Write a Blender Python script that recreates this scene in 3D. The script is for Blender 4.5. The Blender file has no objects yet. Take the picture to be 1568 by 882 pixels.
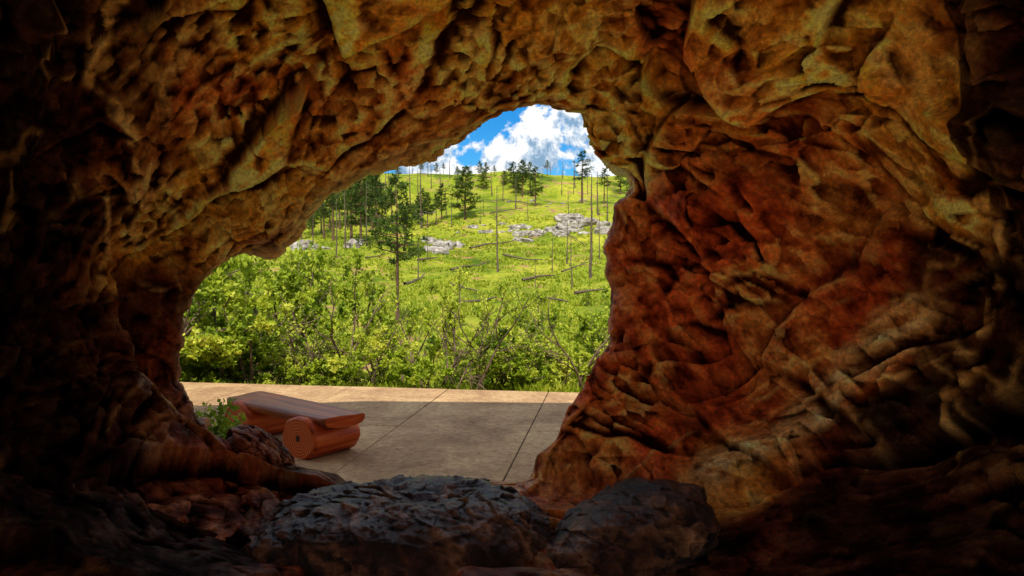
import bpy, math, random, time
import numpy as np
from mathutils import Vector
T0=time.time()
def tick(s): print('TICK',s,round(time.time()-T0,1))
random.seed(7); rng=np.random.default_rng(11)
sc=bpy.context.scene
CAMZ=2.2; F=1045.33; PITCH=math.atan(31/F)
# ---------------------------------------------------------------- noise
def _h(ix,iy,iz,s):
    with np.errstate(over='ignore'):
        h=(ix*np.uint32(374761393)+iy*np.uint32(668265263)
           +iz*np.uint32(2147483647)+np.uint32((s*974711+12345)&0xffffffff))
        h^=h>>np.uint32(13); h*=np.uint32(1274126177); h^=h>>np.uint32(16)
        h*=np.uint32(2246822519); h^=h>>np.uint32(13)
    return h
_g=rng.normal(size=(64,3)); _g/=np.linalg.norm(_g,axis=1)[:,None]; _g=_g.astype(np.float32)
_gx,_gy,_gz=[np.ascontiguousarray(_g[:,k]) for k in range(3)]
def perlin(p,s=0):
    p=p.astype(np.float32); i=np.floor(p); f=p-i; i=(i+100000).astype(np.uint32)
    u=f*f*f*(f*(f*6-15)+10); out=0
    fx,fy,fz=[np.ascontiguousarray(f[:,k]) for k in range(3)]; ux,uy,uz=[np.ascontiguousarray(u[:,k]) for k in range(3)]
    ix,iy,iz=[np.ascontiguousarray(i[:,k]) for k in range(3)]
    for a in (0,1):
        wx_=ux if a else 1-ux
        for b in (0,1):
            wxy=wx_*(uy if b else 1-uy)
            for c in (0,1):
                h=_h(ix+np.uint32(a),iy+np.uint32(b),iz+np.uint32(c),s)&np.uint32(63)
                out=out+wxy*(uz if c else 1-uz)*(_gx[h]*(fx-a)+_gy[h]*(fy-b)+_gz[h]*(fz-c))
    return out*1.6
def fbm(p,o=4,s=0,g=.5,ridge=False):
    a=1;t=0;n=0
    for k in range(o):
        v=perlin(p*(2.03**k)+k*7.3,s+k)
        if ridge: v=1-2*np.abs(v)
        t=t+a*v;n+=a;a*=g
    return t/n
def facet(p,s=0):
    p=p.astype(np.float32); i=(np.floor(p-.5)+100000).astype(np.uint32); N=len(p); fb=np.floor(p-.5)
    f1=np.full(N,9.,np.float32); f2=np.full(N,9.,np.float32); tilt=np.zeros(N,np.float32)
    for a in (0,1):
        for b in (0,1):
            for c in (0,1):
                h=_h(i[:,0]+np.uint32(a),i[:,1]+np.uint32(b),i[:,2]+np.uint32(c),s)
                dx=p[:,0]-fb[:,0]-a-(.15+.7*(h&np.uint32(1023)).astype(np.float32)/1023)
                dy=p[:,1]-fb[:,1]-b-(.15+.7*((h>>np.uint32(10))&np.uint32(1023)).astype(np.float32)/1023)
                dz=p[:,2]-fb[:,2]-c-(.15+.7*((h>>np.uint32(20))&np.uint32(1023)).astype(np.float32)/1023)
                q=dx*dx+dy*dy+dz*dz
                gi=(h>>np.uint32(7))&np.uint32(63)
                t=dx*_gx[gi]+dy*_gy[gi]+dz*_gz[gi]
                m=q<f1
                f2=np.where(m,f1,np.minimum(f2,q)); f1=np.where(m,q,f1); tilt=np.where(m,t,tilt)
    return tilt,np.sqrt(f2)-np.sqrt(f1)
def aniso(p,d,k):
    d=np.array(d,float); d/=np.linalg.norm(d)
    return p-(1-1/k)*(p@d)[:,None]*d[None,:]
def smooth(a,b,x):
    t=np.clip((x-a)/(b-a),0,1); return t*t*(3-2*t)
def unproj(px,py,y):
    px=np.asarray(px,float);py=np.asarray(py,float)
    a=(px-784)/F; b=(441-py)/F
    dy=math.cos(PITCH)+b*math.sin(PITCH); dz=-math.sin(PITCH)+b*math.cos(PITCH)
    t=y/dy
    return a*t, y+0*a, dz*t+CAMZ
# ---------------------------------------------------------------- mesh helpers
def mesh_np(name,V,Fq,mats,smoothf=True,attrs=None,mi=None,col=None):
    V=np.asarray(V,np.float32); Fq=np.asarray(Fq,np.int32); k=Fq.shape[1]
    me=bpy.data.meshes.new(name); me.vertices.add(len(V)); me.vertices.foreach_set('co',V.ravel())
    me.loops.add(Fq.size); me.loops.foreach_set('vertex_index',Fq.ravel())
    me.polygons.add(len(Fq)); me.polygons.foreach_set('loop_start',np.arange(0,Fq.size,k,dtype=np.int32))
    me.polygons.foreach_set('loop_total',np.full(len(Fq),k,np.int32))
    for m in mats: me.materials.append(m)
    if mi is not None: me.polygons.foreach_set('material_index',np.asarray(mi,np.int32))
    me.update(calc_edges=True)
    me.polygons.foreach_set('use_smooth',np.full(len(me.polygons),smoothf))
    if col is not None:
        at=me.attributes.new('rockcol','FLOAT_COLOR','POINT'); c4=np.ones((len(V),4),np.float32); c4[:,:3]=col; at.data.foreach_set('color',c4.ravel())
    return me
def add(name,me,loc=(0,0,0),rot=0,scale=1,parent=None):
    o=bpy.data.objects.new(name,me); sc.collection.objects.link(o); o.location=loc
    o.rotation_euler=(0,0,rot); o.scale=(scale,)*3 if not hasattr(scale,'__len__') else scale
    if parent: o.parent=parent
    return o
def gridfaces(nr,nc,wr=False,wc=False):
    r=np.arange(nr if wr else nr-1); c=np.arange(nc if wc else nc-1)
    R,C=np.meshgrid(r,c,indexing='ij'); R2=(R+1)%nr; C2=(C+1)%nc
    return np.stack([R*nc+C,R*nc+C2,R2*nc+C2,R2*nc+C],-1).reshape(-1,4)
# ---------------------------------------------------------------- materials
def newmat(name):
    m=bpy.data.materials.new(name); m.use_nodes=True; nt=m.node_tree; b=nt.nodes['Principled BSDF']; return m,nt,b
def N(nt,t,**kw):
    n=nt.nodes.new(t)
    for k,v in kw.items():
        if k in n.inputs: n.inputs[k].default_value=v
        else: setattr(n,k,v)
    return n
def ramp(nt,fac,stops):
    r=nt.nodes.new('ShaderNodeValToRGB'); e=r.color_ramp.elements
    while len(e)<len(stops): e.new(.5)
    for el,(p,c) in zip(e,stops): el.position=p; el.color=(*c,1) if len(c)==3 else c
    nt.links.new(fac,r.inputs[0]); return r.outputs[0]
def mix(nt,f,a,b,mode='MIX'):
    n=nt.nodes.new('ShaderNodeMix'); n.data_type='RGBA'; n.blend_type=mode
    for i,v in ((0,f),(6,a),(7,b)):
        if isinstance(v,(int,float)): n.inputs[i].default_value=v
        elif isinstance(v,tuple): n.inputs[i].default_value=(*v,1)
        else: nt.links.new(v,n.inputs[i])
    return n.outputs[2]
def math_(nt,op,a,b=None,clamp=False):
    n=nt.nodes.new('ShaderNodeMath'); n.operation=op; n.use_clamp=clamp
    for i,v in enumerate((a,b)):
        if v is None: continue
        if isinstance(v,(int,float)): n.inputs[i].default_value=v
        else: nt.links.new(v,n.inputs[i])
    return n.outputs[0]
def noise(nt,vec,scale,detail=4,rough=.6,dist=0):
    n=N(nt,'ShaderNodeTexNoise',Scale=scale,Detail=detail,Roughness=rough,Distortion=dist)
    if vec is not None: nt.links.new(vec,n.inputs['Vector'])
    return n.outputs['Fac']
def geo(nt): return nt.nodes.new('ShaderNodeNewGeometry').outputs['Position']
def bump(nt,h,b,strength=.5,dist=.02):
    n=N(nt,'ShaderNodeBump',Strength=strength,Distance=dist); nt.links.new(h,n.inputs['Height']); nt.links.new(n.outputs[0],b.inputs['Normal'])
def rock_material(name,rough,spec,bd,drive=False):
    m,nt,b=newmat(name); P=geo(nt)
    a=nt.nodes.new('ShaderNodeAttribute'); a.attribute_name='rockcol'
    n3=noise(nt,P,30,5,.75)
    sp=ramp(nt,n3,[(.3,(.45,.40,.37)),(.52,(1,1,1)),(.68,(1.6,1.5,1.35))])
    nt.links.new(mix(nt,.9,a.outputs['Color'],sp,'MULTIPLY'),b.inputs['Base Color'])
    b.inputs['Roughness'].default_value=rough; b.inputs['Specular IOR Level'].default_value=spec
    if drive:   # sheen follows colour, so rock painted dark as shade stays matt
        bw=nt.nodes.new('ShaderNodeRGBToBW'); nt.links.new(a.outputs['Color'],bw.inputs[0])
        nt.links.new(math_(nt,'MULTIPLY',bw.outputs[0],1.6,True),b.inputs['Specular IOR Level'])
    bump(nt,n3,b,1.0,bd); return m
ROCK=rock_material('cave_rock',.38,.28,.042,True); BOULD=rock_material('wet_boulder_rock',.27,.5,.032)
def simple(name,stops,scale,rough=.8,bs=.4,bd=.02,detail=4,scalevec=None,spec=.3):
    m,nt,b=newmat(name); tc=nt.nodes.new('ShaderNodeTexCoord').outputs['Object']
    if scalevec:
        mp=nt.nodes.new('ShaderNodeMapping'); mp.inputs['Scale'].default_value=scalevec; nt.links.new(tc,mp.inputs[0]); tc=mp.outputs[0]
    n=noise(nt,tc,scale,detail,.65,.3); nt.links.new(ramp(nt,n,stops),b.inputs['Base Color'])
    b.inputs['Roughness'].default_value=rough; b.inputs['Specular IOR Level'].default_value=spec
    if bs: bump(nt,n,b,bs,bd)
    return m
def leafmat(name,c1,c2,c3,trans=.35):
    m,nt,b=newmat(name); P=geo(nt)
    n=noise(nt,P,2.2,2,.7)
    oi=nt.nodes.new('ShaderNodeObjectInfo').outputs['Random']
    f=math_(nt,'ADD',n,math_(nt,'MULTIPLY',math_(nt,'SUBTRACT',oi,.5),.25))
    c=ramp(nt,f,[(.3,c1),(.5,c2),(.7,c3)])
    nt.links.new(c,b.inputs['Base Color']); b.inputs['Roughness'].default_value=.6; b.inputs['Specular IOR Level'].default_value=.25
    t=nt.nodes.new('ShaderNodeBsdfTranslucent'); nt.links.new(c,t.inputs[0])
    ms=nt.nodes.new('ShaderNodeMixShader'); ms.inputs[0].default_value=trans
    nt.links.new(b.outputs[0],ms.inputs[1]); nt.links.new(t.outputs[0],ms.inputs[2])
    nt.links.new(ms.outputs[0],nt.nodes['Material Output'].inputs[0]); return m
LEAF=leafmat('broad_leaf',(.10,.18,.008),(.38,.48,.025),(.70,.70,.09))
NEED=leafmat('pine_needle',(.025,.055,.008),(.07,.125,.014),(.18,.24,.03),.2)
GRASSB=leafmat('grass_blade',(.12,.20,.010),(.30,.38,.02),(.50,.50,.05),.3)
BARK=simple('bark',[(.3,(.05,.028,.018)),(.55,(.16,.09,.05)),(.75,(.30,.19,.11))],3,.9,0,scalevec=(6,6,1))
TWIG=simple('twig_bark',[(.3,(.06,.035,.025)),(.6,(.20,.13,.085)),(.8,(.42,.33,.25))],4,.9,0)
DEAD=simple('dead_wood',[(.3,(.05,.035,.025)),(.6,(.17,.12,.08)),(.8,(.34,.27,.2))],3,.9,0,scalevec=(5,5,1))
WHITE=simple('limestone',[(.3,(.09,.07,.05)),(.48,(.30,.26,.22)),(.68,(.62,.57,.52))],1.3,.9,.9,.2,6)
BOUNCE=simple('pale_bounce',[(.3,(.76,.47,.19)),(.7,(.93,.70,.36))],1.5,.95,0)  # pale surface added out of view to bounce sun into the cave
# ---------------------------------------------------------------- cave
poly=[(335,676),(345,674),(380,676),(430,692),(458,706),(520,714),(537,728),(600,732),(700,730),(806,724),
(815,690),(850,660),(866,625),(885,595),(905,562),(928,535),(935,480),(940,440),(930,420),(934,392),(925,378),(935,350),(937,310),(970,289),(958,270),(930,258),(912,245),(902,225),(893,205),(887,178),(855,174),(840,166),(815,163),(790,170),(765,183),(730,192),(690,213),(660,215),(630,225),(590,238),(570,250),(545,260),(520,280),(490,300),(470,320),(440,347),(410,370),(375,376),(350,395),(325,415),(308,440),(300,465),(290,487),(290,520),(281,545),(275,580),(295,600),(301,625),(316,652)]
poly=np.array(poly,float)
NT=1200
cl=np.vstack([poly,poly[:1]]); seg=np.linalg.norm(np.diff(cl,axis=0),axis=1); cum=np.r_[0,np.cumsum(seg)]
tt=np.arange(NT)/NT*cum[-1]
rx=np.interp(tt,cum,cl[:,0]); ry=np.interp(tt,cum,cl[:,1])
def csm(a,k):
    for _ in range(k): a=(np.roll(a,1)+2*a+np.roll(a,-1))/4
    return a
rx=csm(rx,4); ry=csm(ry,4)
th=np.arctan2(-(ry-440),rx-640)
cs,sn=np.cos(th),np.sin(th)
yr=6.0+ .25*np.maximum(cs,0)*np.maximum(sn,-.3) -.35*np.maximum(-sn,0)*np.maximum(cs,0) -.15*np.maximum(sn,0)-.2*np.maximum(-sn,0)
yr=csm(yr,20)
RX,RY,RZ=unproj(rx,ry,yr); RZ=RZ-CAMZ
def contour(l,r,t,b,y,e=2.6):
    c=np.sign(cs)*np.abs(cs)**(2/e); s=np.sign(sn)*np.abs(sn)**(2/e)
    x=np.where(c<0,-c*l,c*r); z=np.where(s>0,s*t,-s*b)
    return np.stack([x,np.full(NT,y),z],1)
rim=np.stack([RX,yr,RZ],1); cen=np.array([-.8,0,0.])
st=[]
st.append((contour(-2.5,2.5,4.0,-1.75,-.6,3.2),0))  # invented rear entrance, open so sun and sky fill the cave
st.append((contour(-1.7,1.7,3.35,-1.75,1.1,3.2),16))  # unseen walls pinched inward to keep fill light off the sides
st.append((contour(-3.4,3.1,2.55,-1.8,2.8),22))
c1=contour(-3.65,2.6,2.28,-1.82,4.6); st.append((c1,170))
mid=rim+(c1-rim)*.45; mid[:,1]=rim[:,1]-.42+.1*cs; st.append((mid,165))
st.append((rim,88))
e1=cen+(rim-cen)*[1.18,1,1.18]; e1[:,1]=yr+.42; st.append((e1,36))
e2=cen+(rim-cen)*[1.9,1,1.6]; e2[:,1]=6.65; st.append((e2,16))
st.append((contour(-17,17,4.5,-4,6.4,5),24))
st.append((contour(-17,17,5.6,-4,2,5),8))
st.append((contour(-17,17,5.2,-4,-.2,5),8))
st.append((contour(-4.6,4.6,4.6,-3,-.8),10))
K=len(st); S=[s[0] for s in st]; rows=[];vv=[]
def hermite(p0,p1,p2,p3,t):
    m1=(p2-p0)*.5; m2=(p3-p1)*.5
    L=np.linalg.norm(p2-p1,axis=1)[:,None]
    for m in (m1,m2):
        l=np.linalg.norm(m,axis=1)[:,None]; m*=np.minimum(1,L*1.0/np.maximum(l,1e-6))
    return (2*t**3-3*t*t+1)*p1+(t**3-2*t*t+t)*m1+(-2*t**3+3*t*t)*p2+(t**3-t*t)*m2
for i in range(K):
    n=st[(i+1)%K][1] or 6
    p0,p1,p2,p3=S[i-1],S[i],S[(i+1)%K],S[(i+2)%K]
    for k in range(n):
        rows.append(hermite(p0,p1,p2,p3,k/n)); vv.append(i+k/n)
G=np.array(rows); NR=len(G); vv=np.array(vv)
du=np.roll(G,-1,0)-np.roll(G,1,0); dv=np.roll(G,-1,1)-np.roll(G,1,1)
Nn=np.cross(du,dv); Nn/=np.maximum(np.linalg.norm(Nn,axis=2),1e-9)[:,:,None]
ti=int(np.argmax(sn)); ri=int(np.argmin(np.abs(vv-2.5)))
if Nn[ri,ti,2]>0: Nn=-Nn
for _ in range(14):
    Nn=(Nn+np.roll(Nn,2,0)+np.roll(Nn,-2,0)+np.roll(Nn,3,1)+np.roll(Nn,-3,1)); Nn/=np.linalg.norm(Nn,axis=2)[:,:,None]
P=G.reshape(-1,3); NV=Nn.reshape(-1,3)
V_=np.repeat(vv,NT); CS=np.tile(cs,NR); SN=np.tile(sn,NR)
tick('base')
ZS=[((.5,-.6,-.62),2.6),((.62,-.6,.48),3.8),((-.75,.1,-.62),2.4)]
def rockdisp(P,wts=None):
    n=len(P)
    warp=np.stack([fbm(P*1.1+9,2,50),fbm(P*1.1+31,2,60),fbm(P*1.1-17,2,70)],1)*.15
    Q=P+warp
    big=fbm(P*.75+3,3,1)
    if wts is None: wts=[np.ones(n),None,None]
    A=np.zeros(n);B=np.zeros(n);R=np.zeros(n);L=np.zeros(n)
    for (d,k),w in zip(ZS,wts):
        if w is None: continue
        ix=np.nonzero(w>.01)[0]; ww=w[ix]; q=Q[ix]
        Qa=aniso(q,d,k)
        a,ea=facet(Qa*.95,3); b2,eb=facet(aniso(q,d,k*1.25)*3.0+5,4)
        A[ix]+=ww*(a*.56+np.minimum(ea,.10)*.10)
        # second-order blocks fade in and out so broad faces alternate with broken rock
        br=.35+.9*smooth(-.15,.25,fbm(q*.9+13,2,33))
        B[ix]+=ww*(b2*.115*br)
        R[ix]+=ww*(fbm(aniso(q,d,k*1.8)*3.2,4,20,.5)*.06)
        L[ix]+=ww*fbm(aniso(q,d,k*1.8)*7.5,3,26,.6,True)
    br=.4+.8*smooth(-.15,.25,fbm(P*.9+13,2,33))
    c3,ec=facet(aniso(Q,(.4,-.5,-.3),2.2)*9,5)
    fine=c3*.046*br+fbm(P*15,3,30,.6)*.014
    return big,A,B,R,fine+L*.013,L
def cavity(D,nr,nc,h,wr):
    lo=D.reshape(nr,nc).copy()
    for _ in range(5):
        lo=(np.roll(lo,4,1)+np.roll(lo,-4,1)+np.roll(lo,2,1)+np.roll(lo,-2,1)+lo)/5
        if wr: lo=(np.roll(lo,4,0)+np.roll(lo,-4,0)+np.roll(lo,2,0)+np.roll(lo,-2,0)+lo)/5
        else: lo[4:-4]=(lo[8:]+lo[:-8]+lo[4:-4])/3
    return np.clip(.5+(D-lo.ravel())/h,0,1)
def lerp3(x,xs,cols):
    cols=np.array(cols); return np.stack([np.interp(x,xs,cols[:,k]) for k in range(3)],1)
def blur(D,k):
    D=D.reshape(NR,NT)
    for _ in range(k):
        D=(np.roll(D,1,1)+2*D+np.roll(D,-1,1))/4; D=(np.roll(D,1,0)+2*D+np.roll(D,-1,0))/4
    return D.ravel()
wRU=smooth(-.1,.5,CS)*smooth(-.25,.25,SN); wRL=smooth(-.1,.4,CS)*(1-smooth(-.25,.25,SN)); wL=np.clip(1-wRU-wRL,0,1)
rimd=np.abs(V_-5)
amp=.12+.88*smooth(0.05,1.2,rimd)
big,A,B,R,fine,Ln=rockdisp(P,[wRU,wRL,wL])
A=blur(A,2); B=blur(B,1)
floor=smooth(.35,.8,-SN)*(1-smooth(6.0,7,V_))
disp=amp*(big*.36+A*.95)+ (.4+.6*amp)*(B+R)+fine*(.7+.3*amp)-.08*amp-.04*(1-amp)
disp=disp*(1-.5*floor)-.05*floor*(rimd<1)
disp=np.where(V_<2,disp*.5,disp)
P2=P+NV*disp[:,None]
tick('disp')
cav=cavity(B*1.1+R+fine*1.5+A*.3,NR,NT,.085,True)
wx,wy,wz=P[:,0],P[:,1],P[:,2]
n1=fbm(P*1.1+4,3,101); n2=fbm(aniso(P,(.3,-.7,-.5),2)*5+2,4,111,.65)
# ochre rock zones plus painted edge shade: wall anchor points, blended in 3-D
vis=np.nonzero((V_>2.0)&(V_<5.05))[0]
cP,sP=math.cos(PITCH),math.sin(PITCH)
def proj(Q):
    fy=Q[:,1]*cP-Q[:,2]*sP; uz=Q[:,1]*sP+Q[:,2]*cP
    return 784+F*Q[:,0]/fy, 441-F*uz/fy
vpx,vpy=proj(P2[vis]); vd=np.linalg.norm(P2[vis],axis=1)
def wall(px,py):
    d=np.hypot(vpx-px,vpy-py); k=np.nonzero(d<7)[0]
    if len(k)==0: k=[int(np.argmin(d))]
    return P[vis[k[int(np.argmin(vd[k]))]]]
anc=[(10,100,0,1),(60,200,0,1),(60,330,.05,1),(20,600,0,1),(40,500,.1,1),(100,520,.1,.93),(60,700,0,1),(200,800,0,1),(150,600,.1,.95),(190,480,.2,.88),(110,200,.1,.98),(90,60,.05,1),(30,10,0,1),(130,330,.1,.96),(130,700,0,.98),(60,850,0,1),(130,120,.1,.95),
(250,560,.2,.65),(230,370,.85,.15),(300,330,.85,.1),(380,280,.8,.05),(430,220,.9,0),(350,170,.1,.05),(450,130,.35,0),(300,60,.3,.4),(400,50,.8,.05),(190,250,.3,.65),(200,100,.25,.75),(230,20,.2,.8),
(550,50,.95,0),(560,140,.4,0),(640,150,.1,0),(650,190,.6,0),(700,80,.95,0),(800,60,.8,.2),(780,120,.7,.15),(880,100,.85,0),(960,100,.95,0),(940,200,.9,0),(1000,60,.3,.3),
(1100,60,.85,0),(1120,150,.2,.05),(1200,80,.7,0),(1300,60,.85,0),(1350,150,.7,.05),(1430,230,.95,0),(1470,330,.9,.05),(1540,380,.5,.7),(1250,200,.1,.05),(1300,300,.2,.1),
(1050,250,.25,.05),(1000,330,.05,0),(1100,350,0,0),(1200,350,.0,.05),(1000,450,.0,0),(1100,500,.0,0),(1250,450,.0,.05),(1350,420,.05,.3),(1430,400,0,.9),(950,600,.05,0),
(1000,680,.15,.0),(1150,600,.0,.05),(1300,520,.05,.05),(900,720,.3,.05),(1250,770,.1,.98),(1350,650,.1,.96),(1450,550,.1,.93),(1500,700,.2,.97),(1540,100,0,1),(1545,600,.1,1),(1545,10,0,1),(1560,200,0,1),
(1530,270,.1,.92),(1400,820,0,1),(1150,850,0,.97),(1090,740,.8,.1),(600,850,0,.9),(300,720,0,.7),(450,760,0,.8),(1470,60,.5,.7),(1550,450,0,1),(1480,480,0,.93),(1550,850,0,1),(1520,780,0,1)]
wsum=np.full(len(P),1e-6); och=wsum*.3; shade=wsum*.3
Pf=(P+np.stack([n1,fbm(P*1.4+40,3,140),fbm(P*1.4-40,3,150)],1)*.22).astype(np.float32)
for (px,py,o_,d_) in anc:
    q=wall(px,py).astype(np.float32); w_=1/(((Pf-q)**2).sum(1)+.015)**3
    wsum+=w_; och+=w_*o_; shade+=w_*d_
och/=wsum; shade/=wsum
och=np.clip(och*1.1+n1*.6,0,1); shade=np.clip(shade+n1*.2*(shade>.06)*(shade<.97),0,1)
shade=np.where(V_<2.7,np.maximum(shade,.95*smooth(.3,.8,np.abs(CS))),shade)  # near side walls coloured dark to stand for shade
Pw=P+np.stack([fbm(P*2.2,3,80),fbm(P*2.2+5,3,81),fbm(P*2.2+9,3,82)],1)*.16
def polydist(pts):
    pts=[wall(*p) for p in pts]; best=np.full(len(P),9.)
    for a,b_ in zip(pts[:-1],pts[1:]):
        ab=b_-a; t=np.clip(((Pw-a)@ab)/(ab@ab),0,1); best=np.minimum(best,np.linalg.norm(Pw-a-t[:,None]*ab,axis=1))
    return best
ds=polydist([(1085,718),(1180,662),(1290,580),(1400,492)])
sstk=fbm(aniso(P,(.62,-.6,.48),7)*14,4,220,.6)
sun_strip=smooth(.19,.05,ds+.10*n2+.07*sstk)  # pale strip painted in place of direct sun on the slab
ledge=smooth(.20,.04,ds+.05*n2)
veinl=np.zeros(len(P))
for pl_,wd in [([(185,0),(142,120),(190,200),(215,270),(210,390)],.035),([(300,0),(265,100),(240,220),(212,330),(215,410)],.035),([(170,300),(175,400),(240,440)],.03),([(1340,60),(1420,170),(1480,280),(1535,380)],.05),([(1180,40),(1260,90),(1330,190)],.03),([(1350,575),(1430,560),(1500,540),(1530,430)],.025),([(1440,640),(1500,560)],.02),([(870,760),(980,700),(1080,640),(1250,560)],.018),([(1000,490),(1150,470),(1300,430)],.02),([(560,40),(640,70),(740,60)],.03),([(900,90),(960,150),(985,230)],.03)]:
    veinl=np.maximum(veinl,smooth(wd*1.6,wd*.3,polydist(pl_)))
vn=fbm(aniso(Pw,(.2,-.3,-1),3)*1.5,2,90)
vein=np.maximum(np.exp(-(vn/.03)**2)*smooth(.1,.4,shade)*.30*(1-floor*.9),veinl*.95*smooth(-.45,.1,n2+.15))
X3=[-.35,0,.35]
cred=lerp3(n2,X3,[(.15,.018,.004),(.60,.095,.018),(.86,.25,.040)])
coch=lerp3(n2,X3,[(.42,.12,.008),(.92,.44,.030),(.93,.74,.17)])
cshade=lerp3(n2,X3,[(.005,.002,.002),(.018,.006,.005),(.055,.017,.010)])
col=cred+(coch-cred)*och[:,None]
gl=smooth(.35,.7,Ln)*smooth(.4,.75,cav)*smooth(-.2,.2,n1+.1*np.sin(wx*3))  # mask for gold highlights painted on fine ridges
f=(shade)[:,None]; col=col+(cshade-col)*f
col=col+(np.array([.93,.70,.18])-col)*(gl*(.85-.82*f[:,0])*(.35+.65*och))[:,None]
col=col+(np.array([.85,.50,.14])-col)*vein[:,None]*.8
csun=lerp3(sstk,[-.3,0,.3],[(.50,.20,.05),(.88,.56,.19),(.93,.76,.36)])
col=col+(csun-col)*np.clip(sun_strip*.9,0,1)[:,None]
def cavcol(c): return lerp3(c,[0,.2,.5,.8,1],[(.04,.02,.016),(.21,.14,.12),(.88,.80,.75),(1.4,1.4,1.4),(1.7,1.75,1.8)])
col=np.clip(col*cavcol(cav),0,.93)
P2=P2+NV*(ledge*.04+sun_strip*sstk*.035+veinl*.03)[:,None]
fq=gridfaces(NR,NT,True,True); fv=V_[fq[:,0]]
mi=((fv<1.9)|(fv>11)).astype(np.int32)  # unseen rear faces take the pale bounce material
add('cave_rock_wall',mesh_np('cave',P2+[0,0,CAMZ],fq,[ROCK,BOUNCE],True,mi=mi,col=col))
tick('cave')
def boulder(name,c,r,rot=0,tilt=0,seed=0,res=(300,180),mat=None,pal=0):
    a=np.linspace(0,2*np.pi,res[0],endpoint=False); b=np.linspace(0.001,np.pi-.001,res[1])
    B_,A_=np.meshgrid(b,a,indexing='ij')
    n=np.stack([np.sin(B_)*np.cos(A_),np.sin(B_)*np.sin(A_),np.cos(B_)],-1).reshape(-1,3)
    p=np.sign(n)*np.abs(n)**.8*np.array(r)
    ct,s_=math.cos(tilt),math.sin(tilt); p=np.stack([p[:,0]*ct+p[:,2]*s_,p[:,1],-p[:,0]*s_+p[:,2]*ct],1)
    cr,sr=math.cos(rot),math.sin(rot); p=np.stack([p[:,0]*cr-p[:,1]*sr,p[:,0]*sr+p[:,1]*cr,p[:,2]],1)
    bg,A,B,R,fi,Lb=rockdisp(p+seed*13.7,[None,np.ones(len(p)),None])
    d=bg*.16+A*.10+B*.20+R*.8+fi*.75+.02*Lb-.03
    nn=p/np.linalg.norm(p,axis=1)[:,None]
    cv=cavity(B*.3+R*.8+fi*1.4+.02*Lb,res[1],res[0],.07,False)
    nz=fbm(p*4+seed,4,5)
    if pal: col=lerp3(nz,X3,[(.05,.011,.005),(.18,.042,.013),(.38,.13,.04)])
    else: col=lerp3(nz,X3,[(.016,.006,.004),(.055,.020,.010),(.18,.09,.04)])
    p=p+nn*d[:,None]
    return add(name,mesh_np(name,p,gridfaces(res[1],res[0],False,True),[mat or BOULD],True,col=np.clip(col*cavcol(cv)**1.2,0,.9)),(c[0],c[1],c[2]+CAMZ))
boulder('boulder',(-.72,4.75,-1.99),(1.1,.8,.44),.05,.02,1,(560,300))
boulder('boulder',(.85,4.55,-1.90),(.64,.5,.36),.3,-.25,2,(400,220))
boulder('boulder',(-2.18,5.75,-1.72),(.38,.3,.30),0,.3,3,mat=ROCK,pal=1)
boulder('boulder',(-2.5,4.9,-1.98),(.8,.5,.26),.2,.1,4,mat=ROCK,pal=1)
tick('boulders')
# ---------------------------------------------------------------- terrain
ky=np.array([-3000,-300,-20,-4,5,13.2,15,19,25,40,60,80,100,120,140,152,165,220,500,1200,4000.])
kz=np.array([-20,-5,.1,.15,-.12,-.12,-.7,-1.25,-1.0,.0,1.5,4.2,8.0,13.6,20.2,22.9,23.2,20,10,0,0.])
def terrain(x,y):
    x=np.atleast_1d(np.asarray(x,float)); y=np.atleast_1d(np.asarray(y,float))
    z=(np.interp(y,ky,kz)+np.interp(y+2.0,ky,kz)+np.interp(y-2.0,ky,kz))/3
    w=smooth(22,60,y)
    p=np.stack([x*.03,y*.03,np.zeros_like(x)],1)
    z=z+w*fbm(p,4,200)*3.2+smooth(14,20,y)*fbm(p*12,3,210)*.15
    return z+w*np.clip(-x-10,0,60)*.02
def hit(px,py):
    yy=np.concatenate([np.arange(14,60,.5),np.arange(60,400,1.)])
    x,_,z=unproj(np.full(len(yy),px),np.full(len(yy),py),yy); tz=terrain(x,yy)
    k=np.nonzero(z<=tz)[0]; k=k[0] if len(k) else np.argmin(np.abs(yy-150)); return float(x[k]),float(yy[k]),float(tz[k])
ys=np.concatenate([-np.geomspace(3000,8,30),np.arange(-6,14,1.),np.arange(14,60,.5),np.arange(60,180,1.),np.geomspace(182,4000,40)])
xs=np.concatenate([-np.geomspace(3000,61,25),np.arange(-60,60.1,1.),np.geomspace(61,3000,25)])
Y,X=np.meshgrid(ys,xs,indexing='ij'); Z=terrain(X.ravel(),Y.ravel())
m,nt,b=newmat('grassy_ground'); Pp=geo(nt)
n1_=noise(nt,Pp,.12,4,.6,.5); n2_=noise(nt,Pp,1.6,5,.75); n3_=noise(nt,Pp,.35,4,.7,1.)
c=ramp(nt,n1_,[(.32,(.09,.15,.010)),(.46,(.26,.32,.018)),(.64,(.46,.44,.045))])
c=mix(nt,.85,c,ramp(nt,n2_,[(.3,(.2,.25,.15)),(.5,(.85,.9,.85)),(.7,(1.35,1.25,1.0))]),'MULTIPLY')
soil=ramp(nt,n2_,[(.3,(.22,.10,.05)),(.7,(.60,.34,.18))])
c=mix(nt,ramp(nt,n3_,[(.565,(0,0,0)),(.64,(1,1,1))]),c,soil)
nt.links.new(c,b.inputs['Base Color']); b.inputs['Roughness'].default_value=.95; b.inputs['Specular IOR Level'].default_value=.1
bump(nt,n2_,b,1.0,.35)
add('ground',mesh_np('ground',np.stack([X.ravel(),Y.ravel(),Z],1),gridfaces(len(ys),len(xs)),[m]))
gx,gy=np.meshgrid(np.linspace(-9,9,60),np.linspace(-16,.6,60)); pz=fbm(np.stack([gx.ravel(),gy.ravel(),gx.ravel()*0],1)*.6,3,7)*.08+.42
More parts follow.
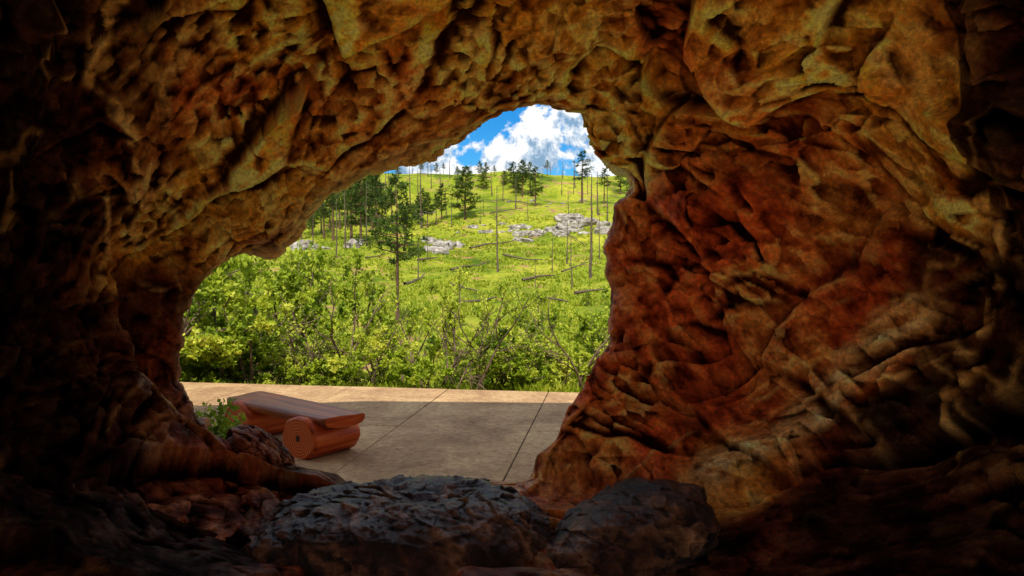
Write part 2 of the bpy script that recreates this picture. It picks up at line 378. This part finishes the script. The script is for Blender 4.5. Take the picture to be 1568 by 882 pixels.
add('bounce_ground',mesh_np('bounce_ground',np.stack([gx.ravel(),gy.ravel(),pz],1),gridfaces(60,60),[BOUNCE]))  # unseen pale ground added behind the camera as a sun reflector
# pavement slabs
o0=np.array([-1.16,12.35]); a_=.145; e1_=np.array([math.cos(a_),-math.sin(a_)]); e2_=np.array([-math.sin(a_),-math.cos(a_)])
m,nt,b=newmat('weathered_concrete'); Pp=geo(nt)
n1_=noise(nt,Pp,.9,5,.7,.6); n2_=noise(nt,Pp,12,5,.75)
c=ramp(nt,n1_,[(.3,(.30,.17,.085)),(.5,(.50,.31,.155)),(.7,(.68,.46,.23))])
c=mix(nt,.9,c,ramp(nt,n2_,[(.3,(.5,.45,.45)),(.55,(1,1,1)),(.75,(1.2,1.2,1.2))]),'MULTIPLY')
nt.links.new(c,b.inputs['Base Color']); b.inputs['Roughness'].default_value=.85; b.inputs['Specular IOR Level'].default_value=.2; bump(nt,n2_,b,.5,.01); CONC=m
JOINT=simple('joint_filler',[(.3,(.03,.02,.015)),(.7,(.08,.05,.035))],8,bs=0)
pv=[];pf=[];pm=[]
def quadbox(c4,z0,z1,bev,mi):
    c4=np.array(c4); mid=c4.mean(0); s=len(pv)
    ins=c4+(mid-c4)/np.linalg.norm(mid-c4,axis=1)[:,None]*bev
    for q in c4: pv.append((*q,z0))
    for q in c4: pv.append((*q,z1-bev*.6))
    for q in ins: pv.append((*q,z1))
    for k in range(4):
        j=(k+1)%4; pf.append((s+k,s+j,s+4+j,s+4+k)); pm.append(mi); pf.append((s+4+k,s+4+j,s+8+j,s+8+k)); pm.append(mi)
    pf.append((s+8,s+9,s+10,s+11)); pm.append(mi)
W=1.83; rowsL=[0,2.95,5.9,8.85]; gap=.008
for i in range(-7,8):
    for r in range(3):
        u0,u1=i*W+gap,(i+1)*W-gap; v0,v1=rowsL[r]+gap,rowsL[r+1]-gap
        quadbox([o0+e1_*u+e2_*v for u,v in ((u0,v0),(u1,v0),(u1,v1),(u0,v1))],-.15,0+random.uniform(-.003,.004),.012,0)
quadbox([o0+e1_*u+e2_*v for u,v in ((-7*W,.02),(8*W,.02),(8*W,8.8),(-7*W,8.8))],-.2,-.022,.01,1)
me=bpy.data.meshes.new('pavement'); me.from_pydata([tuple(map(float,v)) for v in pv],[],pf); me.materials.append(CONC); me.materials.append(JOINT)
me.polygons.foreach_set('material_index',pm); add('pavement',me)
# ---------------------------------------------------------------- log bench
def woodmat(name,axis,cols,rough):
    m,nt,b=newmat(name); tc=nt.nodes.new('ShaderNodeTexCoord').outputs['Object']
    mp=nt.nodes.new('ShaderNodeMapping'); s=[9,9,9]; s[axis]=.7; mp.inputs['Scale'].default_value=s; nt.links.new(tc,mp.inputs[0])
    n=noise(nt,mp.outputs[0],1.2,5,.65,.6)
    c=ramp(nt,n,list(zip((.3,.5,.7),cols))); nt.links.new(c,b.inputs['Base Color'])
    b.inputs['Roughness'].default_value=rough; b.inputs['Specular IOR Level'].default_value=.25; bump(nt,n,b,.4,.01); return m
WSEAT=woodmat('stained_wood_seat',0,[(.08,.016,.005),(.32,.07,.018),(.55,.17,.05)],.38); WLOG=woodmat('stained_wood_log',1,[(.16,.02,.005),(.52,.075,.012),(.80,.18,.035)],.45)
m,nt,b=newmat('log_end_grain'); tc=nt.nodes.new('ShaderNodeTexCoord').outputs['Object']
w=N(nt,'ShaderNodeTexWave',wave_type='RINGS',rings_direction='Y',Scale=9,Distortion=2.5,Detail=4); nt.links.new(tc,w.inputs[0])
c=ramp(nt,w.outputs['Fac'],[(.2,(.50,.065,.012)),(.8,(.85,.18,.03))])
v=nt.nodes.new('ShaderNodeVectorMath'); v.operation='LENGTH'; mp=nt.nodes.new('ShaderNodeMapping'); mp.inputs['Scale'].default_value=(1,0,1); nt.links.new(tc,mp.inputs[0]); nt.links.new(mp.outputs[0],v.inputs[0])
f=math_(nt,'ADD',v.outputs['Value'],math_(nt,'MULTIPLY',noise(nt,tc,14,4,.7),.09))
c=mix(nt,ramp(nt,f,[(.075,(1,1,1)),(.10,(0,0,0))]),c,(.03,.008,.006)); nt.links.new(c,b.inputs['Base Color']); b.inputs['Roughness'].default_value=.45; b.inputs['Specular IOR Level'].default_value=.2
bump(nt,w.outputs['Fac'],b,.3,.006); ENDG=m
bench=bpy.data.objects.new('log_bench',None); sc.collection.objects.link(bench)
A0=np.array([-3.62,9.2]); B0=np.array([-1.92,7.83]); cen2=(A0+B0)/2; dd=B0-A0; L=np.linalg.norm(dd)
bench.location=(cen2[0],cen2[1],0); bench.rotation_euler=(0,0,math.atan2(dd[1],dd[0]))
ns,na=60,44; V=[]
for i in range(ns):
    t=i/(ns-1); x=(t-.5)*L; e=min(t,1-t)*L; rr=1-.07*max(0,1-e/.04)**2
    wv=1+.06*math.sin(3*t+1)+.035*math.sin(11*t)
    for k in range(na):
        if k<26:
            a=math.pi*k/25; y=np.sign(math.cos(a))*abs(math.cos(a))**.7*.285*wv; z=-math.sin(a)**.6*.135*wv
        else:
            y=-.285*wv+(k-25)/(na-25)*.57*wv; z=.012+.004*math.sin(9*t+y*13)
        sk=.05*(y/.29)*(1 if t>.5 else -1)*abs(2*t-1)**3
        V.append((x+sk,y*rr,z*rr+.48))
V=np.array(V); Fq=gridfaces(ns,na,False,True)
V=np.vstack([V,[[-L/2,0,.43],[L/2,0,.43]]])
fl=[tuple(f) for f in Fq]; ml=[0]*len(fl)
for k in range(na): fl.append((len(V)-2,(k+1)%na,k)); ml.append(1); fl.append((len(V)-1,(ns-1)*na+k,(ns-1)*na+(k+1)%na)); ml.append(1)
me=bpy.data.meshes.new('seat'); me.from_pydata(V.tolist(),[],fl); me.materials.append(WSEAT); me.materials.append(WLOG); me.polygons.foreach_set('material_index',ml)
me.polygons.foreach_set('use_smooth',[True]*len(Fq)+[False]*(len(fl)-len(Fq)))
add('seat',me,parent=bench)
for j,x0 in enumerate((-.70,.66)):
    nr_,na=24,56; V=[]
    for i in range(nr_):
        t=i/(nr_-1); y=(t-.5)*.66; e=min(t,1-t)*.66; rr=1-.10*max(0,1-e/.04)**2
        for k in range(na):
            a=2*math.pi*k/na; r=.29*(1+.035*math.sin(2*a+j)+.02*math.sin(5*a+2*j)+.012*math.sin(9*a+y*6))
            V.append((math.cos(a)*r*1.12*rr,y,max(-.225,math.sin(a)*r*.9*rr)))
    V=np.array(V); Fq=gridfaces(nr_,na,False,True); n0=len(V)
    V=np.vstack([V,[[0,-.325,0],[0,.325,0]]]); fl=[tuple(f) for f in Fq]; ml=[0]*len(fl)
    for k in range(na): fl.append((n0,(k+1)%na,k)); ml.append(1); fl.append((n0+1,(nr_-1)*na+k,(nr_-1)*na+(k+1)%na)); ml.append(1)
    me=bpy.data.meshes.new('log_leg'); me.from_pydata(V.tolist(),[],fl); me.materials.append(WLOG); me.materials.append(ENDG); me.polygons.foreach_set('material_index',ml)
    me.polygons.foreach_set('use_smooth',[True]*len(Fq)+[False]*(len(fl)-len(Fq)))
    add('log_leg_%d'%(j+1),me,(x0,-.02,.225),parent=bench)
tick('bench')
# ---------------------------------------------------------------- vegetation
class MB:
    def __init__(s): s.v=[];s.f=[];s.m=[];s.n=0
    def push(s,v,f,mi): s.v.append(np.asarray(v,float)); s.f.append(np.asarray(f)+s.n); s.m+= [mi]*len(f); s.n+=len(v)
    def tube(s,pts,rad,n,mi):
        pts=np.array(pts,float); m=len(pts); d=np.empty_like(pts); d[1:-1]=pts[2:]-pts[:-2]; d[0]=pts[1]-pts[0]; d[-1]=pts[-1]-pts[-2]
        d/=np.linalg.norm(d,axis=1)[:,None]+1e-9
        ref=np.where(np.abs(d[:,2:3])<.9,[[0,0,1.]],[[1.,0,0]]); u=np.cross(d,ref); u/=np.linalg.norm(u,axis=1)[:,None]; w=np.cross(d,u)
        a=2*np.pi*np.arange(n)/n; rad=np.array(rad)[:,None,None]
        V=pts[:,None]+rad*(u[:,None]*np.cos(a)[None,:,None]+w[:,None]*np.sin(a)[None,:,None])
        s.push(V.reshape(-1,3),gridfaces(m,n,False,True),mi)
    def leaves(s,p,d,l,w,mi):
        p=np.asarray(p,float); d=np.asarray(d,float); n=len(p); d=d/np.linalg.norm(d,axis=1)[:,None]; u=np.cross(d,rng.normal(size=(n,3))); u/=np.linalg.norm(u,axis=1)[:,None]+1e-9
        l=np.broadcast_to(l,n)[:,None]; w=np.broadcast_to(w,n)[:,None]
        V=np.stack([p,p+d*l*.5+u*w,p+d*l,p+d*l*.5-u*w],1).reshape(-1,3); s.push(V,np.arange(4*n).reshape(-1,4),mi)
    def mesh(s,name,mats): return mesh_np(name,np.vstack(s.v),np.vstack(s.f),mats,False,mi=s.m)
def pine(H,cb,seed,dens=1.,wid=.17,nsz=.30):
    r=np.random.default_rng(seed); m=MB()
    nz=12; off=np.cumsum(r.normal(0,.012*H/8,(nz,2)),0); off[0]=0
    zz=np.linspace(-.3,H,nz)
    m.tube([(off[i,0],off[i,1],zz[i]) for i in range(nz)],[max(.012,.016*H*(1-i/(nz-1))**.8) for i in range(nz)],7,0)
    nl=int(70*dens)
    for i in range(nl):
        t=cb+(1-cb)*(i+.5)/nl; z=t*H
        if r.random()<.18: continue
        prof=min(1,(1-t)*2.6+.12)*(0.6+.4*min(1,(t-cb)/.12+.3))
        ln=H*wid*prof*r.uniform(.4,1.35); az=r.uniform(0,2*math.pi); up=r.uniform(-.15,.35)+.3*(t>.85)
        cx=np.interp(z,zz,off[:,0]); cy=np.interp(z,zz,off[:,1])
        p0=np.array([cx,cy,z]); d=np.array([math.cos(az),math.sin(az),up])
        p1=p0+d*ln*.5; p2=p0+d*ln+np.array([0,0,.08*ln])
        m.tube([p0,p1,p2],[.018*ln+.012,.012*ln+.006,.004],4,0)
        nc=int(3+ln*4.5*dens); s_=r.uniform(.3,1.05,(nc,1)); q=p0+(p2-p0)*s_+r.normal(0,.08*ln,(nc,3))
        q=np.repeat(q,9,0); dv=r.normal(size=(len(q),3))+np.array([d[0],d[1],.5])*.9
        m.leaves(q,dv,nsz*r.uniform(.6,1.2,len(q)),nsz*.10,1)
    for i in range(6):
        z=H*r.uniform(.15,max(.2,cb)); az=r.uniform(0,6.28); m.tube([(np.interp(z,zz,off[:,0]),np.interp(z,zz,off[:,1]),z),(math.cos(az)*.5,math.sin(az)*.5,z+.1)],[.025,.006],4,0)
    return m.mesh('pine_tree',[BARK,NEED])
def dead(H,seed,nb=14,thin=1.):
    r=np.random.default_rng(seed); m=MB(); nz=9; off=np.cumsum(r.normal(0,.05,(nz,2)),0); off[0]=0; zz=np.linspace(-.3,H,nz)
    m.tube([(off[i,0],off[i,1],zz[i]) for i in range(nz)],[max(.03,.018*H*thin*(1-.8*i/(nz-1))) for i in range(nz)],6,0)
    for i in range(nb):
        z=H*r.uniform(.3,.97); az=r.uniform(0,6.28); l=r.uniform(.3,1.1)*(1.2-z/H); p=np.array([np.interp(z,zz,off[:,0]),np.interp(z,zz,off[:,1]),z])
        m.tube([p,p+np.array([math.cos(az)*l,math.sin(az)*l,r.uniform(-.2,.5)*l])],[.035,.01],4,0)
    return m.mesh('dead_tree',[DEAD])
def broad(H,seed,stems=3,leafn=1.0,lsz=.10,spread=.5):
    r=np.random.default_rng(seed); m=MB()
    def br(p,d,l,rad,lev):
        n=4; pts=[p]; q=p.copy(); dd=d.copy()
        for i in range(n):
            dd=dd+r.normal(0,.14,3)+np.array([0,0,.05]); dd/=np.linalg.norm(dd); q=q+dd*l/n; pts.append(q.copy())
        m.tube(pts,[rad*(1-.65*i/n) for i in range(n+1)],5 if lev==0 else 3,0)
        pa=np.array(pts)
        if lev>=1:
            c=int((4+7*lev)*leafn)
            if c:
                s_=r.uniform(.15,1.0,c)*n; i=np.minimum(s_.astype(int),n-1); pp=pa[i]+(pa[i+1]-pa[i])*(s_-i)[:,None]+r.normal(0,.04,(c,3)); pp=np.repeat(pp,2,0)
                m.leaves(pp,r.normal(size=(len(pp),3))+[0,-.3,.3],lsz*r.uniform(.6,1.3,len(pp)),lsz*.34,1)
        if lev<3:
            for c in range([5,3,2][lev]):
                s_=r.uniform(.3,1.)*n; i=min(int(s_),n-1); pp=pts[i]+(pts[i+1]-pts[i])*(s_-i)
                nd=dd*.6+r.normal(0,.55,3); nd/=np.linalg.norm(nd); br(pp,nd,l*r.uniform(.38,.6),rad*.5,lev+1)
    for s_ in range(stems):
        d=np.array([r.normal(0,spread*.5),r.normal(0,spread*.5),1.]); d/=np.linalg.norm(d)
        br(np.array([r.normal(0,.12),r.normal(0,.12),-.2]),d,H*r.uniform(.6,.85),.016*H+.008,0)
    return m.mesh('young_tree',[TWIG,LEAF])
pineM=[pine(9,.38,1,1.2,.15),pine(9,.25,2,1.3,.17),pine(9,.5,3,.9,.13),pine(9,.18,4,1.4,.19,.34),pine(9,.45,5,.8,.12)]
bigpine=pine(9,.42,21,.95,.20,.32)
deadM=[dead(9,1,8,.8),dead(9,2,16),dead(9,3,22)]
brM=[broad(3,10+i,[2,3,2,4,1][i],[.5,.68,.32,.72,.28][i],.13,[.4,.6,.3,.7,.4][i]) for i in range(5)]
bareM=[broad(3,33,2,.12,.08,.5),broad(3,38,1,.0,.08,.7)]
tick('templates')
def putpx(name,me,px,pb,pt,H=9,wide=1):
    x,y,z=hit(px,pb); h=(pb-pt)/F*y; s=h/H
    add(name,me,(x,y,z-.05),random.uniform(0,6.28),(s*wide,s*wide,s))
putpx('pine_tree',bigpine,608,500,274,9,1.0)
for px,pb,pt,k,w in [(712,338,258,3,1.1),(462,368,312,1,1),(478,362,300,3,1),(492,358,290,0,1),(505,352,282,1,1),(520,352,268,0,.9),(532,349,272,4,1),(545,350,262,1,.9),(558,346,262,3,.8),(570,352,264,0,1),(585,346,285,1,1),(600,342,280,4,1),(640,346,302,3,.9),(655,350,296,0,1),(668,348,300,2,1),(676,338,282,1,1),(632,266,243,2,1.1),(645,267,247,0,1.1),(668,268,249,1,1),(679,267,250,2,1.2),(735,272,248,1,1.2),(744,276,250,0,1.2),(757,273,255,2,1.3),(772,285,262,3,1.2),(786,292,250,1,1.2),(800,302,246,0,1.2),(812,300,250,4,1.3),(820,318,258,1,1),(838,270,246,2,1.2),(891,312,233,4,1.3),(925,312,258,2,1.2),(700,276,255,0,1.2),(610,275,255,1,1.2),(595,272,250,2,1.2),(440,365,320,3,1.3),(428,372,318,1,1.2),(470,345,285,0,1),(405,372,322,0,1.2),(950,300,255,1,1.2),(975,330,262,0,1.2),
 (510,370,275,2,1.2),(538,366,262,0,1.2),(552,372,268,1,1.2),(576,368,262,2,1.2),(496,366,288,4,1.2),(565,340,258,0,1.2),(622,352,300,2,1.2),(648,330,290,1,1),(793,298,262,3,1.3),(741,290,262,3,1.3)]:
    putpx('pine_tree',pineM[k],px,pb,pt,9,w*1.25)
for px,pb,pt,k,w in [(762,417,285,0,1),(905,428,268,1,.9),(868,405,335,1,1),(874,445,362,2,1),(930,345,262,0,.9),(691,350,300,1,1),(628,320,255,0,1.4),(830,300,262,1,1),(572,480,420,2,1),(645,350,248,0,1.2),(590,330,262,1,1.2),(740,330,300,2,1),(900,300,262,0,1.2),(843,262,240,1,1.3),
 (515,395,300,0,1),(530,385,290,1,1),(562,380,280,0,1),(480,380,310,0,1),(450,375,315,1,1),(700,320,275,0,1.2),(720,300,260,1,1.2),(770,310,262,0,1.2),(790,320,270,1,1.2),(860,300,262,0,1.3),(880,290,250,1,1.3),(915,330,262,1,1.2),(660,290,245,0,1.3),(675,300,255,1,1.3),(735,345,305,0,1),(640,430,360,1,.9),(820,450,395,0,.9),(845,420,350,1,.8),(918,400,320,0,.9),(575,300,250,0,1.4),(605,310,258,1,1.4),(682,330,285,2,1.2),(752,300,258,2,1.2),(808,340,300,1,1),(870,330,285,2,1),(620,380,330,2,1),(655,400,345,0,1),(655,272,238,0,1.4),(688,275,245,1,1.4),(722,275,248,0,1.4),(775,272,245,1,1.4),(805,275,243,0,1.4),(862,272,244,1,1.4),(878,300,258,0,1.2),(640,300,258,1,1.2)]:
    putpx('dead_tree',deadM[k],px,pb,pt,9,w)
kx=[200,280,380,430,480,530,570,620,660,700,740,790,830,880,930,1000]; kt=[385,385,365,385,420,378,430,470,435,390,430,475,430,415,440,430]
for px in np.concatenate([np.arange(180,430,25),np.arange(430,1080,52)]):
    y=random.uniform(15.5,21); x=(px+random.uniform(-14,14)-784)/F*y; z=terrain(x,y)[0]
    top=np.interp(px,kx,kt)+random.uniform(-8,30); H=CAMZ-(top-410)/F*y-z
    k=random.choice([0,2,4,4,2]) if px>430 else random.choice([0,1,0,2])
    s=H/2.9; add('young_tree',brM[k],(x,y,z),random.uniform(0,6.28),(s*.8,s*.8,s))
for px in np.arange(190,1060,30):
    y=random.uniform(13.7,15.2); x=(px+random.uniform(-10,10)-784)/F*y; z=terrain(x,y)[0]
    top=random.uniform(490,562)-60*(px<420); H=CAMZ-(top-410)/F*y-z
    k=random.choice([0,1,3,1]); s=H/2.9; add('shrub',brM[k],(x,y,z),random.uniform(0,6.28),(s*1.2,s*1.2,s))
for px,pt in [(505,440),(440,470),(720,455),(770,470),(600,520),(868,455),(660,470),(550,480),(470,455),(690,500),(820,480),(350,430),(905,470),(640,490),(745,520),(580,500),(320,470),(400,480),(530,450),(615,480),(790,500)]:
    y=random.uniform(13.9,15.5); x=(px-784)/F*y; z=terrain(x,y)[0]; H=CAMZ-(pt-410)/F*y-z
    add('bare_sapling',random.choice(bareM),(x,y,z),random.uniform(0,6.28),H/2.8)
for px,pb,pt in [(660,450,425),(560,455,425),(700,500,470),(830,470,445),(900,470,445),(740,520,490),(450,440,405),(400,430,395),(490,420,395),(510,410,385),(640,395,375),(800,500,470),(870,510,480),(600,430,405),(770,450,430)]:
    x,y,z=hit(px,pb); add('shrub',brM[random.choice([1,3])],(x,y,z),random.uniform(0,6),(pb-pt)/F*y/3)
pl=MB(); r=np.random.default_rng(5)
for s_ in range(34):
    az=r.uniform(0,6.28); d=np.array([math.cos(az)*.3,math.sin(az)*.3,1.]); L_=r.uniform(.3,.8); pts=[d*L_*t+np.array([d[0],d[1],-.3])*.3*t*t*L_ for t in (0,.35,.7,1)]
    pl.tube(pts,[.005,.004,.003,.002],4,0)
    t=r.uniform(.15,1,(34,1)); q=pts[3]*t+r.normal(0,.025,(34,3)); pl.leaves(q,r.normal(size=(34,3))+[0,0,.3],.065,.022,1)
plm=pl.mesh('leafy_plant',[TWIG,LEAF])
add('leafy_plant',plm,(-3.02,6.85,.0),0,1.15); add('leafy_plant',plm,(-3.3,7.25,0),2,1.1)
def outcrop(px0,px1,py0,py1,n,seed,smin,smax):
    r=np.random.default_rng(seed); Vs=[];Fs=[];o=0
    a=np.linspace(0,2*np.pi,24,endpoint=False); bb=np.linspace(.01,np.pi-.01,14); B_,A_=np.meshgrid(bb,a,indexing='ij')
    n0=np.stack([np.sin(B_)*np.cos(A_),np.sin(B_)*np.sin(A_),np.cos(B_)],-1).reshape(-1,3); fq=gridfaces(14,24,False,True)
    for i in range(n):
        px=r.uniform(px0,px1); py=r.uniform(py0,py1); x,y,z=hit(px,py); s=r.uniform(smin,smax)
        p=np.sign(n0)*np.abs(n0)**.6*np.array([s*r.uniform(.8,1.9),s*.8,s*r.uniform(.35,.7)])
        t,_=facet(p*1.1+i*7.1,8); p=p+n0*(t*.45*s+fbm(p*2+i,3,9)*.25*s)[:,None]
        an=r.uniform(-.5,.5); c_,s_=math.cos(an),math.sin(an); p=np.stack([p[:,0]*c_-p[:,1]*s_,p[:,0]*s_+p[:,1]*c_,p[:,2]],1)
        Vs.append(p+[x,y,z+.05*s]); Fs.append(fq+o); o+=len(p)
    add('limestone_outcrop',mesh_np('limestone_outcrop',np.vstack(Vs),np.vstack(Fs),[WHITE],False))
outcrop(855,935,338,360,14,1,.4,1.3); outcrop(790,875,350,372,13,11,.35,1.1); outcrop(650,705,370,388,11,2,.4,1.0); outcrop(445,495,374,388,7,3,.4,.9); outcrop(528,550,372,382,3,4,.4,.7)
outcrop(700,800,345,358,10,5,.2,.7); outcrop(640,900,300,330,9,6,.2,.6)
def log(px0,py0,px1,py1,rad=.12):
    a=np.array(hit(px0,py0)); b_=np.array(hit(px1,py1)); m=MB(); n=6; pts=[]
    for i in range(n+1):
        p=a+(b_-a)*i/n; p[2]=terrain(p[0],p[1])[0]+rad+.15; pts.append(p)
    m.tube(pts,[rad*(1-.6*i/n) for i in range(n+1)],6,0); add('fallen_log',m.mesh('fallen_log',[DEAD]))
for q in [(690,418,750,404),(880,455,925,450),(800,435,850,428),(720,385,790,372),(640,405,670,398),(620,440,650,425),(840,352,900,380),(560,400,590,395),(820,460,870,470),(750,330,800,322),(700,470,760,462),(770,395,830,402),(860,420,900,405),(690,440,730,452),(780,310,830,318)]: log(*q,rad=random.uniform(.09,.16))
r=np.random.default_rng(3); n=50000
yy=13.6+(r.random(n)**1.6)*95; xx=(r.uniform(-.62,.3,n))*yy
zz=terrain(xx,yy); cl_=fbm(np.stack([xx*.35,yy*.35,zz*0],1),3,300); k=cl_>-.05; xx,yy,zz=xx[k],yy[k],zz[k]; n=len(xx)
V=np.zeros((n,3,3,3)); hgt=r.uniform(.10,.34,n)
for b_ in range(3):
    az=r.uniform(0,6.28,n); w=.05*(1+yy*.02); lx=r.normal(0,.15,n); ly=r.normal(0,.15,n); ox=r.normal(0,.1,n); oy=r.normal(0,.1,n)
    V[:,b_,0]=np.stack([xx+ox-np.cos(az)*w,yy+oy-np.sin(az)*w,zz-.05],1); V[:,b_,1]=np.stack([xx+ox+np.cos(az)*w,yy+oy+np.sin(az)*w,zz-.05],1); V[:,b_,2]=np.stack([xx+ox+lx,yy+oy+ly,zz+hgt],1)
add('grass',mesh_np('grass',V.reshape(-1,3),np.arange(n*9).reshape(-1,3),[GRASSB],False))
tick('veg')
# ---------------------------------------------------------------- world & sun
SE,SA=math.radians(55),math.radians(6)
w=bpy.data.worlds.new('World'); sc.world=w; w.use_nodes=True; nt=w.node_tree; bg=nt.nodes['Background']
sk=nt.nodes.new('ShaderNodeTexSky'); sk.sky_type='NISHITA'; sk.sun_disc=False; sk.sun_elevation=SE; sk.sun_rotation=math.pi+SA
sk.air_density=1.0; sk.dust_density=.1; sk.ozone_density=3
hs=nt.nodes.new('ShaderNodeHueSaturation'); hs.inputs['Saturation'].default_value=1.5; nt.links.new(sk.outputs[0],hs.inputs['Color'])
skc=mix(nt,1.0,hs.outputs[0],(.45,.80,.92),'MULTIPLY')
tc=nt.nodes.new('ShaderNodeTexCoord').outputs['Generated']
def cl_n(dz):
    mp=nt.nodes.new('ShaderNodeMapping'); mp.inputs['Scale'].default_value=(1,1,1.1); mp.inputs['Location'].default_value=(3.1,.4,.7+dz); nt.links.new(tc,mp.inputs[0])
    return noise(nt,mp.outputs[0],11,8,.62,.2)
nc1=cl_n(0); nc2=cl_n(.014)
cm=ramp(nt,nc1,[(.425,(0,0,0)),(.475,(1,1,1))])
sh=math_(nt,'ADD',math_(nt,'MULTIPLY',math_(nt,'SUBTRACT',nc1,nc2),7),.56,True)
cc=ramp(nt,sh,[(.15,(1.7,2.8,4.1)),(.5,(4.1,4.9,5.8)),(.8,(7.,7.1,7.2))])
nt.links.new(mix(nt,cm,skc,cc),bg.inputs[0]); bg.inputs[1].default_value=.15
sd=bpy.data.lights.new('sun','SUN'); sd.energy=5; sd.angle=math.radians(.5); sd.color=(1,.93,.80)
so=bpy.data.objects.new('sun',sd); sc.collection.objects.link(so)
tosun=Vector((-math.sin(SA)*math.cos(SE),-math.cos(SA)*math.cos(SE),math.sin(SE)))
so.rotation_euler=tosun.to_track_quat('Z','Y').to_euler(); so.location=(0,-5,20)
cd=bpy.data.cameras.new('camera'); cd.lens=24; cd.sensor_width=36; cd.clip_start=.05; cd.clip_end=8000
co=bpy.data.objects.new('camera',cd); sc.collection.objects.link(co); co.location=(0,0,CAMZ); co.rotation_euler=(math.pi/2-PITCH,0,0); sc.camera=co
sc.view_settings.view_transform='Standard'; sc.view_settings.look='None'; sc.view_settings.exposure=0
tick('end')
